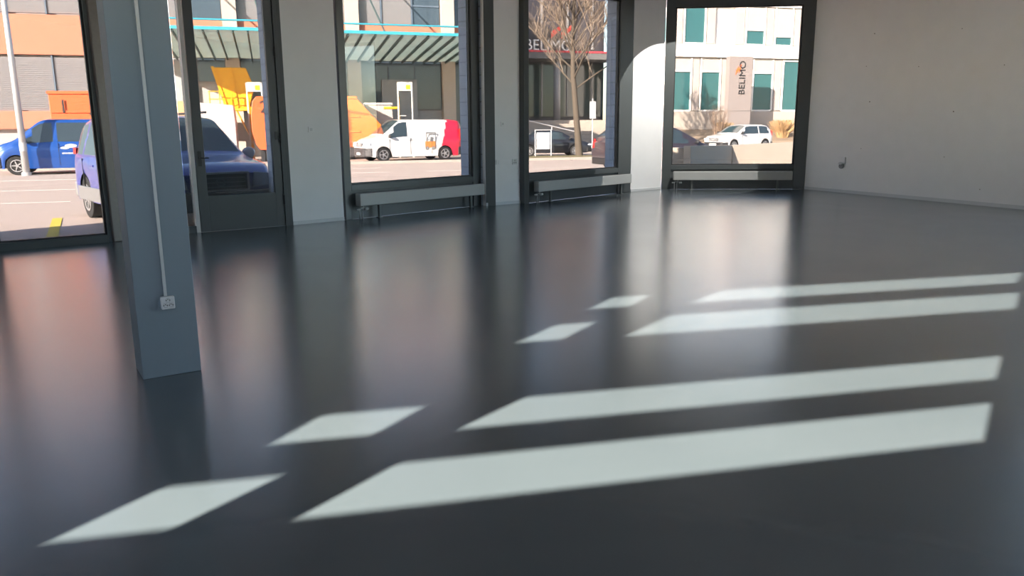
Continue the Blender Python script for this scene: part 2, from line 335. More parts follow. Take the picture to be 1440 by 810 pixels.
# column with cable duct and socket
cA = Vector((-2.27, 4.56, 0)); cB = Vector((-1.985, 4.745, 0)); cu = (cB-cA).normalized(); crz = math.atan2(cu.y, cu.x)
f = MB(); f.box(0, .34, 0, .30, 0, TOP); col = f.build('column', COLM, loc=cA, rz=crz, bevel=.004); tag(col, 'square blue-grey painted column standing in the room near the door', 'column')
f = MB(); f.box(.162, .180, -.012, 0, .505, TOP); d = f.build('cable_duct', mat('pale_duct', (.50, .52, .53), .5), loc=cA, rz=crz, bevel=.002)
tag(d, 'thin pale cable duct running down the face of the column', 'cable duct')
def socket(A, rz, u, z, wd, h, label, three=True, dep=.035, group=None):
    t = empty('wall_socket', A, rz, label, 'socket', group)
    f = MB(); f.box(u-wd/2, u+wd/2, -dep, -.0005, z-h/2, z+h/2); f.build('housing', PLAST, t, bevel=.006)
    s = min(wd, h)/78
    outs = ((-16, -14), (16, -14), (0, 17)) if three else ((0, 0),)
    for (ox, oz) in outs:
        f = MB()
        for (hx, hz) in ((-9, 0), (9, 0), (0, 5)):
            f.rod((u+(ox+hx)*s/1, -dep-.0008, z+(oz+hz)*s), (u+(ox+hx)*s, -dep+.002, z+(oz+hz)*s), 3.2*s, n=8)
        f.build('pin_holes', DARKP, t)
    f = MB()
    for (ox, oz) in outs: f.ring((u+ox*s, -dep-.001, z+oz*s), (0, 1, 0), 15*s if three else 26*s, 13*s if three else 23*s, .002, 6 if three else 20)
    f.build('socket_recess', mat('grey_plastic', (.3, .31, .32), .5), t)
    return t
socket(cA, crz, .178, .468, .078, .078, 'small white triple socket box on the column at the foot of the cable duct')
A, rz, L = frame_of(*W['p2'])
socket(A, rz, .22, .845, .10, .10, 'left of the two white sockets on the pillar below the lone wall switch', False, .02)
socket(A, rz, .70, .84, .12, .11, 'right of the two white sockets on the pillar, nearer the tree window', True, .02)
f = MB(); f.box(.30, .60, -.012, -.0005, .80, .88); tag(f.build('blank_cover', WHITE, loc=A, rz=rz, bevel=.003), 'flat white cover strip between the two sockets on the pillar', 'cover plate')
def switch(key, u, z, label):
    A, rz, L = frame_of(*W[key]); t = empty('light_switch', A, rz, label, 'switch')
    f = MB(); f.box(u-.045, u+.045, -.012, -.0005, z-.045, z+.045); f.build('cover_plate', WHITE, t, bevel=.003)
    f = MB(); f.box(u-.022, u+.022, -.018, -.012, z-.022, z+.022); f.build('rocker', PLAST, t, bevel=.002)
switch('p1', .40, 1.5, 'white wall switch on the pillar right of the door')
switch('p2', .42, 1.58, 'white wall switch on the pillar above the two sockets')
A, rz, L = frame_of(W['w4'][1], rearR)
t = empty('wall_socket', A, rz, 'white socket box with a grey plug hanging below it on the right-hand wall', 'socket')
f = MB(); f.box(1.02, 1.22, -.03, -.0005, .66, .80); f.build('housing', WHITE, t, bevel=.006)
f = MB(); f.ball((1.10, -.03, .655), .07, (1, .45, .45)); f.build('hood', PLAST, t, smooth=True)
f = MB(); f.rod((1.12, -.001, .60), (1.12, -.05, .60), .062, .058, 20); f.build('plug', mat('mid_grey_plastic', (.22, .23, .24), .5), t, smooth=False, bevel=.008)
f = MB()
for a in range(3): f.rod((1.10+.03*a, -.052, .615-.02*(a % 2)), (1.10+.03*a, -.05, .615-.02*(a % 2)), .009, n=8)
f.build('pin_hole', DARKP, t)
# screw holes left in the right-hand wall
for i, (u, z) in enumerate(((1.73, 3.41), (1.75, 2.0), (1.62, 1.0), (3.78, 3.28), (3.78, 1.75), (3.68, .88), (2.9, 2.65), (4.7, 2.55), (4.5, .30), (1.58, 2.75))):
    f = MB(); f.rod((u, -.0015, z), (u, .0, z), .013 if i in (0, 1, 4) else .009, n=9)
    tag(f.build('screw_hole', mat('hole_dark', (.16, .15, .14), .9), loc=A, rz=rz), 'small dark screw hole in the bare right-hand wall', 'hole', 'screw holes in the right-hand wall')

# ceiling lights of the room (above the frame) and an added lamp in place of sun on the pillar
def lamp(x, y, rz, power):
    t = empty('ceiling_light', (x, y, TOP), rz, 'long flat ceiling light above the showroom floor', 'ceiling light', 'long ceiling lights')
    f = MB(); f.box(-.75, .75, -.15, .15, -.05, 0); f.build('housing', PLAST, t, bevel=.01)
    l = bpy.data.lights.new('tube', 'AREA'); l.shape = 'RECTANGLE'; l.size = 1.4; l.size_y = .25; l.energy = power; l.color = (1, .97, .92)
    o = bpy.data.objects.new('tube', l); C.objects.link(o); o.parent = t; o.location = (0, 0, -.055)
LAMPP = 60
for (x, y) in ():
    lamp(x, y, R(45), LAMPP)
SPOT_POS = Vector((5.2, 16.9, 4.35)); SPOT_AIM = Vector((3.75, 19.15, 1.15))
def added_spot():  # added lamp, out of view, imitates sunlight falling on the pillar
    t = empty('added_spotlight', SPOT_POS+Vector((0, 0, .15)), 0, 'added unseen lamp standing in for sun on the pillar between two windows', 'added_spotlight')
    f = MB(); f.rod((0, 0, 0), (0, 0, -.1), .012).rod((0, 0, -.08), Vector((0, 0, -.08))-(SPOT_AIM-SPOT_POS).normalized()*.12, .04, .05, 16); f.build('added_spot_housing', PLAST, t)
    l = bpy.data.lights.new('added_spot', 'SPOT'); l.energy = 320; l.spot_size = R(63); l.spot_blend = .04; l.shadow_soft_size = .01; l.color = (1, .95, .88)
    o = bpy.data.objects.new('added_spot', l); C.objects.link(o); o.parent = t; o.location = (0, 0, -.15); o.rotation_euler = (SPOT_AIM-SPOT_POS).to_track_quat('-Z', 'Y').to_euler()
added_spot()

# ------------------------------------------------------------------ the street: local frame x = e (along it), y = m (across, away from the room)
SAZ = 73; SE = azdir(SAZ); SM = azdir(SAZ-90); SRZ = R(90-SAZ)
def S(e, m, z=0): v = SE*e+SM*m; v.z = z; return v
def PL(px, py, M):
    d = ray(px, py); t = M/d.dot(SM); P = Vector((0, 0, EYE))+d*t; return P.dot(SE), P.z
ASPH = mat('asphalt', (.46, .375, .33), .9, var=.08, scale=1.2, bump=.1)
PAVE = mat('concrete_paving', (.42, .40, .38), .85, var=.05, scale=2)
LINE = mat('road_paint_white', (.55, .53, .5), .7)
f = MB(); f.box(-70, 90, -60, 120, -.35, -.10); f.build('ground', ASPH, loc=(0, 0, 0), rz=SRZ, kind='structure')
# pavement strip along the facade
f = MB(); wallbox(f, leftP-(W['w1'][0]-leftP)*.5, W['w1'][0], .12, .95, -.1, -.03); wallbox(f, W['w1'][0], W['w1'][1], .12, .95, -.1, -.03); wallbox(f, W['fix'][0], W['door'][1], .12, .95, -.1, -.03, -.4); wallbox(f, W['p1'][0], W['p2'][1], .12, .9, -.1, -.03)
f.build('path', PAVE, kind='structure')
def line(e0, m0, e1, m1, wd, m_, name='road_line', z=-.098):
    a, b = Vector((e0, m0, z)), Vector((e1, m1, z)); u = (b-a).normalized(); n = Vector((-u.y, u.x, 0))*wd/2
    f = MB(); f.prism([a-n, b-n, b+n, a+n], (0, 0, .006)); return f.build(name, m_, rz=SRZ, kind='structure')
YEL = mat('road_paint_yellow', (.62, .50, .06), .7)
line(-3.9, 16.4, -3.05, 12.2, .16, YEL, 'parking_line'); line(-6.6, 16.4, -5.8, 12.2, .16, YEL, 'parking_line'); line(-1.2, 16.4, -.4, 13.6, .16, YEL, 'parking_line')
for (a, b) in ((-40, -5.2), (6.9, 60)): line(a, 24.6, b, 24.6, .15, LINE)
for (a, b) in ((-9, -4), (1, 4.3), (5.7, 9), (10, 14), (18, 22)): line(a, 29.7, b, 29.7, .14, LINE)
line(1.5, 33, 4.4, 33, .14, LINE); line(-40, 20.3, -4.5, 20.3, .12, LINE)
KERB = mat('kerb_stone', (.34, .31, .28), .85)
f = MB(); f.box(-40, 60, 37.2, 37.4, -.1, .02); f.build('kerb', KERB, rz=SRZ, kind='structure')
GRASS = mat('dry_verge', (.20, .165, .075), .95, var=.35, scale=6, bump=.5)
f = MB(); f.box(10.6, 24, 37.4, 40.4, -.1, .0); f.build('verge', GRASS, rz=SRZ, kind='structure')

# --- cars -----------------------------------------------------------------
GLASSC = mat('car_glass', (.03, .045, .055), .06, spec=.9)
TYRE = mat('tyre_rubber', (.012, .012, .013), .75); RIM = mat('alloy_rim', (.55, .55, .57), .3, metal=.75)
BLACKT = mat('black_trim', (.02, .02, .022), .55); LAMPG = mat('headlamp_glass', (.55, .60, .66), .12, spec=.9); REDL = mat('tail_lamp_red', (.45, .02, .02), .2)
PLATE = mat('number_plate_white', (.7, .7, .68), .5); SILV = mat('silver_paint', (.24, .25, .26), .3, metal=.4, coat=.5)
def lerp(tab, x):
    if x <= tab[0][0]: return tab[0][1]
    for (a, va), (b, vb) in zip(tab, tab[1:]):
        if x <= b:
            t = (x-a)/(b-a); return va+(vb-va)*t
    return tab[-1][1]
def slerp(tab, x, d=.07): return (lerp(tab, x-d)+2*lerp(tab, x)+lerp(tab, x+d))/4
def car(name, e, m, head, spec, paint, label, cat='car', sc=1.0, z=-.1, world=None, cladding=None, extra=None):
    """spec: L, W, top [(x,z)], belt [(x,z)], bottom, wheels (rear x, front x, r), windows [(x0b,x1b,x0t,x1t)] side panes, screen (cowl, roof front), rear screen (roof rear, tail)"""
    if world is None: loc = S(e, m, z); rz = SRZ + head
    else: loc = world; rz = head
    t = empty(name, loc, rz, label, cat); t.scale = (sc, sc, sc)
    L, Wd = spec['L'], spec['W']/2; top = spec['top']; belt = spec['belt']; rx, fx, wr = spec['wheels']; bz = spec['bottom']
    cowl, rf = spec['screen']; rr, tail = spec['rear']
    def width(x):
        u = min(x, L-x); k = 1-.17*max(0, 1-u/.45)**2.2; return Wd*k
    N = int(L/.045); xs = [L*i/N for i in range(N+1)]
    rows = []
    for x in xs:
        w_ = width(x); zt = slerp(top, x); zb = min(lerp(belt, x), zt-.03)
        bot = bz + .10*max(0, 1-min(x, L-x)/.35)
        for wx in (rx, fx):
            d = abs(x-wx); ra = wr*1.16
            if d < ra: bot = max(bot, wr+math.sqrt(ra*ra-d*d))
        bot = min(bot, zb-.1)
        def wat(z_):
            if z_ <= zb: return w_*(1-.035*max(0, (z_-.55)/.5))
            return w_*(1-.035*max(0, (zb-.55)/.5)) - .02 - (z_-zb)*spec.get('tumble', .30)
        zm1 = bot+(zb-bot)*.3; zm2 = bot+(zb-bot)*.7; hh = zt-zb
        sec = [(w_*.985, bot), (w_*1.0, zm1), (w_*1.0, zm2), (wat(zb), zb), (wat(zb+.03), zb+min(.03, hh*.2)), (wat(zb+hh*.45), zb+hh*.45), (wat(zb+hh*.86), zb+hh*.86), (wat(zb+hh*.86)-.05, zt-hh*.03), (wat(zt)*.6, zt+.01), (0, zt+.025)]
        rows.append([(x-L/2, y, z_) for y, z_ in sec])
    bms = {}
    def cls(i, j, x):
        zt = slerp(top, x)
        if j in (4, 5):
            zc = lerp(belt, x); th = zt-zc; fr = (.2 if j == 4 else .65)
            for (a, b, c, d) in spec['windows']:
                if a+(c-a)*fr <= x <= b+(d-b)*fr and th > .22: return 'side_window'
        if j in (7, 8):
            if rf-.02 < x < cowl-.02: return 'windscreen'
            if spec.get('rearglass', True) and tail+.05 < x < rr: return 'rear_window'
        return 'body'
    for side in (1, -1):
        for i in range(N):
            for j in range(9):
                k = cls(i, j, (xs[i]+xs[i+1])/2)
                kk = k+('L' if side > 0 else 'R') if k == 'side_window' else k
                bm, cache = bms.setdefault(kk, (bmesh.new(), {}))
                vs = []
                for (a, b) in ((i, j), (i+1, j), (i+1, j+1), (i, j+1)):
                    p = rows[a][b]; key = (a, b, side if b < 9 else 0)
                    if key not in cache: cache[key] = bm.verts.new((p[0], p[1]*side, p[2]))
                    if cache[key] not in vs: vs.append(cache[key])
                try: bm.faces.new(vs)
                except ValueError: pass
    bm, cache = bms['body']
    for i in (0, N):
        ring_ = [bm.verts.new((rows[i][j][0], rows[i][j][1], rows[i][j][2])) for j in range(10)] + [bm.verts.new((rows[i][j][0], -rows[i][j][1], rows[i][j][2])) for j in range(8, -1, -1)]
        bm.faces.new(ring_)
    # window glass (and other panes) sit in the body as parts
    for k, (bm, _) in bms.items():
        x = MB(); x.bm.free(); x.bm = bm
        mm = paint if k == 'body' else GLASSC
        if k == 'body' and spec.get('patch'):
            pa, pm = spec['patch']
            o = x.build('body', [paint, pm], t, smooth=True)
            for pg in o.data.polygons:
                if pg.center.x < -L/2+pa+pg.center.z*spec.get('slant', .28)*-1+.0: pg.material_index = 1
        else:
            o = x.build(k.rstrip('LR') if k.startswith('side') else k, mm, t, smooth=True)
    x = MB(); x.box(-L/2+.15, L/2-.15, -Wd*.80, Wd*.80, bz+.02, wr*2.1); x.build('underbody', BLACKT, t)
    for wx in (rx, fx):
        for s_ in (1, -1):
            cx = wx-L/2; y0 = s_*(Wd-.02); y1 = s_*(Wd-.24)
            x = MB(); x.rod((cx, y0-s_*.02, wr), (cx, y1, wr), wr*.97, wr*.97, 28).ring((cx, y0-s_*.03, wr), (0, 1, 0), wr, wr*.66, .05, 28); wh = x.build('wheel', TYRE, t, bevel=.012)
            x = MB(); x.ring((cx, y0-s_*.012, wr), (0, 1, 0), wr*.66, wr*.57, .03, 28).rod((cx, y0-s_*.03, wr), (cx, y0, wr), wr*.17, wr*.14, 14)
            for q in range(spec.get('spokes', 7)):
                a = 2*math.pi*q/spec.get('spokes', 7); ca, sa = math.cos(a), math.sin(a)
                x.prism([(cx+ca*wr*.12-sa*wr*.07, y0-s_*.02, wr+sa*wr*.12+ca*wr*.07), (cx+ca*wr*.12+sa*wr*.07, y0-s_*.02, wr+sa*wr*.12-ca*wr*.07), (cx+ca*wr*.6+sa*wr*.05, y0-s_*.02, wr+sa*wr*.6-ca*wr*.05), (cx+ca*wr*.6-sa*wr*.05, y0-s_*.02, wr+sa*wr*.6+ca*wr*.05)], (0, s_*.012, 0))
            r_ = x.build('rim', RIM, t); r_.parent = wh
    # bumpers, lamps, mirrors, handles
    fz = lerp(top, L-.02)
    for s_ in (1, -1):
        hl = spec.get('head', (.62, .78)); wl = width(L-.12)
        x = MB(); we = s_*(Wd*.86); wb = s_*(width(L-.22)+.02)
        x.prism([(L/2+.03, s_*wl*.55, hl[0]), (L/2+.03, we, hl[0]+.02), (L/2+.01, we, hl[1]-.03), (L/2+.0, s_*wl*.60, hl[1])], (-.08, 0, 0))
        x.prism([(L/2+.03, we, hl[0]+.02), (L/2-.20, wb, hl[0]+.03), (L/2-.20, wb, hl[1]-.03), (L/2+.01, we, hl[1]-.03)], (-.03, -s_*.05, 0))
        x.build('headlamp', LAMPG, t, bevel=.01)
        tl = spec.get('taill', (.8, 1.1)); wt = width(.1)
        x = MB(); x.prism([(-L/2-.012, s_*wt*.70, tl[0]), (-L/2-.01, s_*wt*.93, tl[0]), (-L/2+.16, s_*(width(.16)+.012), tl[0]+.02), (-L/2+.16, s_*(width(.16)+.005), tl[1]), (-L/2+.0, s_*wt*.90, tl[1]), (-L/2-.012, s_*wt*.70, tl[1]-.02)], (.05, -s_*.03, 0)); x.build('tail_lamp', REDL, t)
        mx = cowl-.25-L/2; mz = lerp(belt, cowl-.4)+.10
        x = MB(); x.ball((mx, s_*(Wd+.10), mz), .11, (.55, 1.0, .75)).box(mx-.03, mx+.03, min(s_*(Wd-.08), s_*(Wd+.06)), max(s_*(Wd-.08), s_*(Wd+.06)), mz-.06, mz-.03); x.build('wing_mirror', spec.get('mirror', BLACKT), t, smooth=True)
        for hx in spec.get('handles', (L*.5, L*.32)):
            zz = lerp(belt, hx)-.13; x = MB(); x.box(hx-.1-L/2, hx+.1-L/2, s_*(Wd-.01)-.012, s_*(Wd-.01)+.012, zz-.015, zz+.015); x.build('door_handle', spec.get('handlem', paint), t, bevel=.005)
        for dx in spec.get('seams', ()):
            x = MB(); zt_ = lerp(belt, dx); x.box(dx-L/2-.006, dx-L/2+.006, s_*(Wd-.02)-.024, s_*(Wd-.02)+.024, bz+.12, zt_-.03); x.build('door_seam', BLACKT, t)
    g0, g1, gw = spec.get('grille', (.52, .70, .38))
    x = MB(); x.box(L/2-.04, L/2+.015, -gw, gw, g0, g1); gr = x.build('grille', BLACKT, t, bevel=.02)
    x = MB()
    for k in range(3):
        zz = g0+(g1-g0)*(k+1)/4; x.box(L/2+.012, L/2+.024, -gw+.03, gw-.03, zz-.008, zz+.008)
    x.ring((L/2+.018, 0, (g0+g1)/2), (1, 0, 0), .06, .045, .014, 18); o = x.build('grille_bar', CHROME, gr)
    bmp = cladding or spec.get('bump', BLACKT)
    for ex, nm in ((1, 'front_bumper'), (-1, 'rear_bumper')):
        x = MB(); p = []
        for k in range(13):
            y = -1+2*k/12; yy = y*Wd*1.0; xx = L/2+.06-.30*max(0, (abs(y)-.7)/.3)**2; yy = y*Wd*1.005
            p.append((ex*xx, yy, bz+.04))
        p += [(ex*(L/2-.30), Wd*.98, bz+.04), (ex*(L/2-.30), -Wd*.98, bz+.04)]
        x.prism(p, (0, 0, spec.get('bumph', .24))); x.build(nm, bmp, t, bevel=.03, smooth=False)
    x = MB(); x.box(L/2+.05, L/2+.062, -.26, .26, bz+.10, bz+.21); x.build('number_plate', PLATE, t)
    if extra: extra(t, L, Wd)
    return t
def paintm(n, c, **k): return mat(n, c, .28, metal=k.get('metal', .2), coat=.8, var=.02)
van = dict(L=5.0, W=1.92, bottom=.22, wheels=(1.0, 4.15, .33), top=[(0, 1.55), (.12, 1.88), (.6, 1.93), (3.1, 1.93), (3.35, 1.88), (4.12, 1.25), (4.2, 1.20), (4.75, 1.02), (4.92, .85), (5.0, .62)],
           belt=[(0, 1.12), (3.0, 1.12), (4.2, 1.05), (5, .6)], screen=(4.12, 3.32), rear=(.12, 0), rearglass=False, windows=[(2.95, 3.95, 2.95, 3.42)], head=(.68, .92), grille=(.70, .86, .42), taill=(.9, 1.5), handles=(2.75, 1.9), seams=(2.8, 3.85, 1.7), tumble=.16, bumph=.38, spokes=5)
suv = dict(L=4.45, W=1.735, bottom=.28, wheels=(.88, 3.42, .335), top=[(0, 1.05), (.06, 1.25), (.45, 1.56), (.8, 1.60), (2.5, 1.60), (2.75, 1.55), (3.38, 1.06), (3.5, 1.02), (4.2, .93), (4.4, .86), (4.45, .78)],
           belt=[(0, 1.0), (2.5, .98), (3.5, .93), (4.45, .72)], screen=(3.40, 2.70), rear=(.40, .04), windows=[(.25, .72, .45, .78), (.82, 1.75, .86, 1.75), (1.85, 2.95, 1.85, 2.72)], head=(.62, .83), grille=(.58, .82, .37), seams=(1.8, 2.98, .9), bumph=.26, taill=(1.0, 1.12), mirror=mat('silver_mirror', (.5, .52, .54), .3, metal=.3))
sedan = dict(L=4.5, W=1.77, bottom=.2, wheels=(.9, 3.55, .315), top=[(0, .9), (.05, 1.02), (.75, 1.07), (1.45, 1.40), (1.9, 1.45), (2.5, 1.44), (2.8, 1.37), (3.45, .98), (3.6, .95), (4.25, .80), (4.5, .62)],
             belt=[(0, .93), (2.5, .93), (3.5, .88), (4.5, .6)], screen=(3.45, 2.75), rear=(1.5, .75), windows=[(.95, 1.85, 1.35, 1.85), (1.92, 3.05, 1.92, 2.72)], head=(.58, .72), grille=(.45, .62, .35), seams=(1.88, 3.05))
mpv = dict(L=4.5, W=1.8, bottom=.22, wheels=(.85, 3.6, .33), top=[(0, 1.0), (.1, 1.2), (.55, 1.55), (1.0, 1.64), (2.5, 1.62), (2.8, 1.55), (3.75, 1.05), (3.85, 1.0), (4.3, .86), (4.5, .66)],
           belt=[(0, 1.0), (2.5, .98), (3.7, .93), (4.5, .62)], screen=(3.72, 2.75), rear=(.55, .1), windows=[(.35, .8, .6, .85), (.9, 1.85, .95, 1.85), (1.95, 3.3, 1.95, 2.8)], head=(.6, .78), seams=(1.9, 3.2), taill=(.85, 1.2))
hatch = dict(L=4.0, W=1.68, bottom=.2, wheels=(.72, 3.22, .30), top=[(0, .85), (.05, 1.0), (.5, 1.38), (.8, 1.42), (2.0, 1.42), (2.25, 1.36), (2.95, .95), (3.1, .92), (3.8, .80), (4.0, .62)],
             belt=[(0, .9), (2, .9), (3, .86), (4, .6)], screen=(2.95, 2.2), rear=(.48, .06), windows=[(.35, 1.2, .6, 1.2), (1.28, 2.6, 1.28, 2.2)], head=(.58, .72), seams=(1.24, 2.6))
WHITEP = mat('white_car_paint', (.62, .61, .60), .25, coat=.6)
REDP = mat('red_car_paint', (.62, .015, .05), .3, coat=.5)
def van_art(t, L, Wd):
    y = Wd+.004
    OR = mat('orange_print', (.70, .22, .06), .6); GR = mat('grey_print', (.16, .17, .18), .6)
    for s_ in (1, -1):
        x = MB(); yy = s_*y
        def q(a, b, c, d): x.box(a, b, min(yy, yy-s_*.004), max(yy, yy-s_*.004), c, d)
        q(-1.0, -.45, .62, .92); x.build('forklift_print', OR, t)
        x = MB(); q(-1.02, -.97, .55, 1.32); q(-.55, -.51, .9, 1.28); q(-1.0, -.5, 1.28, 1.34); q(-.85, -.72, .9, 1.12); x.ring((-.88, yy, .60), (0, 1, 0), .09, .03, .006, 14); x.ring((-.55, yy, .60), (0, 1, 0), .09, .03, .006, 14)
        x.build('forklift_outline', GR, t)
van_w = dict(van); van_w['patch'] = (1.42, REDP); van_w['slant'] = .32
van_w['handlem'] = mat('grey_handle', (.3, .3, .3), .4)
car('van', 6.85, 40.4, R(180+13), van_w, WHITEP, 'white delivery van with a red rear end and a forklift picture on its side', 'van', 1.06, extra=van_art)
BLUEP = paintm('blue_van_paint', (.012, .075, .33))
def van_logo(t, L, Wd):
    for s_ in (1, -1):
        x = MB(); x.ball((-.05, s_*(Wd+.0), 1.0), .13, (1.5, .06, .5)); x.ball((.15, s_*(Wd+.0), .93), .09, (1.6, .06, .5)); x.box(-.2, .25, s_*Wd-.006, s_*Wd+.006, .72, .76)
        x.build('door_lettering', PLATE, t)
car('van', -7.35, 34.6, R(180+4), dict(van, L=4.9, screen=(4.05, 3.3), patch=None, mirror=BLACKT, windows=[(2.95, 3.95, 2.95, 3.42), (1.7, 2.8, 1.7, 2.8)]), BLUEP, 'blue van with white door lettering parked across the street behind the lamp post', 'van', 1.06, extra=van_logo)
SUVB = paintm('dark_blue_car_paint', (.028, .045, .30), metal=.2)
def suv_extra(t, L, Wd):
    x = MB(); x.box(L/2+.01, L/2+.03, -.40, .40, .565, .60).box(L/2+.01, L/2+.03, -.40, .40, .81, .84).box(L/2+.01, L/2+.03, -.40, -.37, .59, .82).box(L/2+.01, L/2+.03, .37, .40, .59, .82); x.build('grille_surround', mat('bright_trim', (.70, .72, .75), .3), t, bevel=.006)
    text('plate_text', 'ZH 157590', .105, BLACKT, t, (L/2+.064, -.24, .40), (R(90), 0, R(90)), .001)
    x = MB(); x.box(-L/2+.5, L/2-.6, -Wd-.015, -Wd+.01, .30, .52).box(-L/2+1.25, L/2-1.4, Wd-.01, Wd+.015, .30, .52); x.build('side_cladding', SILV, t, bevel=.01)
    x = MB()
    for s_ in (1, -1): x.rod((-1.5, s_*.62, 1.66), (.2, s_*.62, 1.67), .018)
    x.build('roof_rail', BLACKT, t)
SB = Vector((-math.sin(R(41)), math.cos(R(41)), 0)); fc = Vector((-4.52, 12.14, -.1)); cc = fc+SB*(4.45*1.15/2)
car('car', 0, 0, math.atan2(-SB.y, -SB.x), suv, SUVB, 'dark blue estate car with silver bumper parked nose-in right outside the glass door', 'car', 1.15, world=cc, cladding=SILV, extra=suv_extra)
car('car', 15.4, 42.7, R(-8), sedan, paintm('black_car_paint', (.02, .022, .03)), 'black saloon car glinting in the sun behind the white notice board', 'car', 1.0)
car('car', 13.9, 26.9, R(4), mpv, paintm('dark_brown_car_paint', (.045, .035, .045)), 'dark purple-brown estate car seen through the two right-hand windows', 'car', 1.0)
car('car', 27.9, 42.8, R(180+14), hatch, WHITEP, 'small white hatchback parked beyond the concrete wall', 'car', 1.08, z=.05)

# --- lamp post, sign post, notice board, totem ------------------------------
GALV = mat('galvanised_steel', (.55, .55, .56), .4, metal=.3)
t = empty('lamp_post', S(-8.70, 33.1, -.1), 0, 'tall slim pale lamp post standing in front of the blue van', 'lamp post')
f = MB(); f.rod((0, 0, 0), (0, 0, 9), .125, .075, 16); f.build('pole', GALV, t, smooth=True)
f = MB(); f.rod((0, 0, 0), (0, 0, .12), .17, .17, 16).rod((0, 0, .9), (0, 0, 1.2), .13, .128, 16); f.build('base_collar', GALV, t)
f = MB(); f.rod((0, 0, 8.9), (.9, -.9, 9.3), .05, .04).box(.75, 1.35, -1.15, -.85, 9.25, 9.36); f.build('lamp_head', GALV, t)
t = empty('sign_post', S(18.4, 43.6, 0), SRZ, 'thin grey post with a narrow sign seen from behind, right of the bare tree', 'sign post')
f = MB(); f.rod((0, 0, -.1), (0, 0, 3.2), .035, n=8); f.build('post', GALV, t); f = MB(); f.box(-.2, .2, -.05, -.02, 2.0, 3.0); f.build('sign_plate', mat('grey_sign_back', (.45, .45, .47), .5), t, bevel=.02)
t = empty('notice_board', S(14.25, 40.6, 0), SRZ, 'small blank white board on two posts in front of the black saloon car', 'notice board')
f = MB(); f.box(-.38, .38, -.03, 0, .35, 1.25); f.build('board', mat('white_board', (.62, .62, .64), .5), t, bevel=.01)
for x_ in (-.46, .46): f = MB(); f.rod((x_, -.015, -.1), (x_, -.015, 1.4), .035, n=8); f.build('post', GALV, t)
f = MB(); f.rod((-.46, -.015, 1.38), (.46, -.015, 1.38), .03, n=8); f.build('top_rail', GALV, t)
t = empty('totem_sign', S(31.7, 49, 0), SRZ, 'tall grey upright company sign with black lettering in front of the white building', 'sign')
f = MB(); f.box(-.93, .93, -.22, .22, .2, 6.25); f.build('sign_body', mat('totem_grey', (.27, .235, .225), .5), t, bevel=.01)
f = MB(); f.box(.93, .97, -.2, .2, .2, 6.2); f.build('edge_strip', mat('totem_dark', (.08, .07, .07), .5), t)
f = MB(); f.box(-.93, .93, -.225, -.219, 2.55, 2.57); f.build('panel_joint', BLACKT, t)
text('lettering', 'BELIMO', .68, BLACKT, t, (.34, -.24, 3.65), (R(90), R(-90), 0), .01)
f = MB()
f.prism([(-.42, -.23, 5.0), (-.20, -.23, 5.35), (-.20, -.23, 5.62), (-.42, -.23, 5.25)], (0, -.015, 0)).prism([(-.18, -.23, 5.12), (.0, -.23, 5.45), (.0, -.23, 5.72), (-.18, -.23, 5.40)], (0, -.015, 0))
f.build('logo_mark', mat('logo_orange', (.85, .16, .04), .5), t)

# --- orange industrial building --------------------------------------------
ORW = mat('orange_render', (.50, .185, .12), .85, var=.04, scale=1.5); CREAM = mat('cream_concrete', (.46, .40, .35), .85, var=.05, scale=2)
SLAT = mat('pale_blind_slats', (.34, .34, .36), .5); DGL = mat('dark_facade_glass', (.05, .075, .10), .08, spec=.8); TEAL = mat('teal_steel', (.04, .32, .42), .5)
GREYW = mat('grey_plinth', (.36, .36, .36), .85)
b = empty('industrial_building', S(0, 50, 0), SRZ, 'long industrial building with orange bands, pale blinds and a glass canopy across the street', 'building')
x = MB(); x.box(-26, 13, .35, 10, -.1, 14); x.build('wall', GREYW, b)
x = MB(); x.box(-26, 13, .0, .35, 5.65, 7.75); x.build('orange_band', ORW, b)
x = MB(); x.box(-26, -5.5, .0, .35, 1.65, 2.62); x.build('orange_band', ORW, b)
x = MB(); x.box(-26, 13, .1, .35, 11.2, 12.4); x.build('orange_band', ORW, b)
for e in (-26, -20, -8, -2.1, 4.9, 10.8):
    x = MB(); x.box(e-.05, e+.75, -.30, .36, -.1, 14); x.build('pilaster', CREAM, b)
def blind(e0, e1, z0, z1, m_=None):
    x = MB(); n = int((z1-z0)/.11)
    for i in range(n):
        zz = z0+i*.11; x.prism([(e0, .10, zz+.10), (e0, .13, zz+.10), (e0, .19, zz+.005), (e0, .16, zz+.005)], (e1-e0, 0, 0))
    return x.build('window_blind', m_ or SLAT, b)
def mullion(e, z0, z1): x = MB(); x.box(e-.04, e+.04, .06, .34, z0, z1); x.build('mullion', mat('blue_grey_frame', (.10, .14, .19), .5), b)
# left part: big blinds above and below the orange band
for e0 in (-26, -24, -22, -19.1, -17, -15, -13.1, -11.15, -9.2 + .0):
    e1 = min(e0+1.9, -8.1)
    if e1-e0 < .5: continue
    blind(e0, e1, 2.66, 5.6); blind(e0, e1, 7.85, 11.1); mullion(e0-.05, 2.64, 5.64); mullion(e0-.05, 7.8, 11.15)
# right part, upper windows
for (e0, e1, k) in ((-7.2, -5.7, 1), (-5.6, -4.1, 1), (-4.0, -2.2, 0), (-1.3, 1.4, 1), (1.5, 4.8, 1), (5.7, 7.0, 1), (7.1, 8.9, 1), (9.0, 10.7, 0), (11.6, 12.9, 0)):
    if k: blind(e0, e1, 7.85, 11.1)
    else:
        x = MB(); x.box(e0, e1, .15, .3, 7.8, 11.15); x.build('window', DGL, b)
        x = MB(); x.box(e0, e1, .1, .16, 8.9, 9.0); x.build('glazing_bar', mat('blue_grey_frame', (.10, .14, .19), .5), b)
    mullion(e0-.05, 7.8, 11.15)
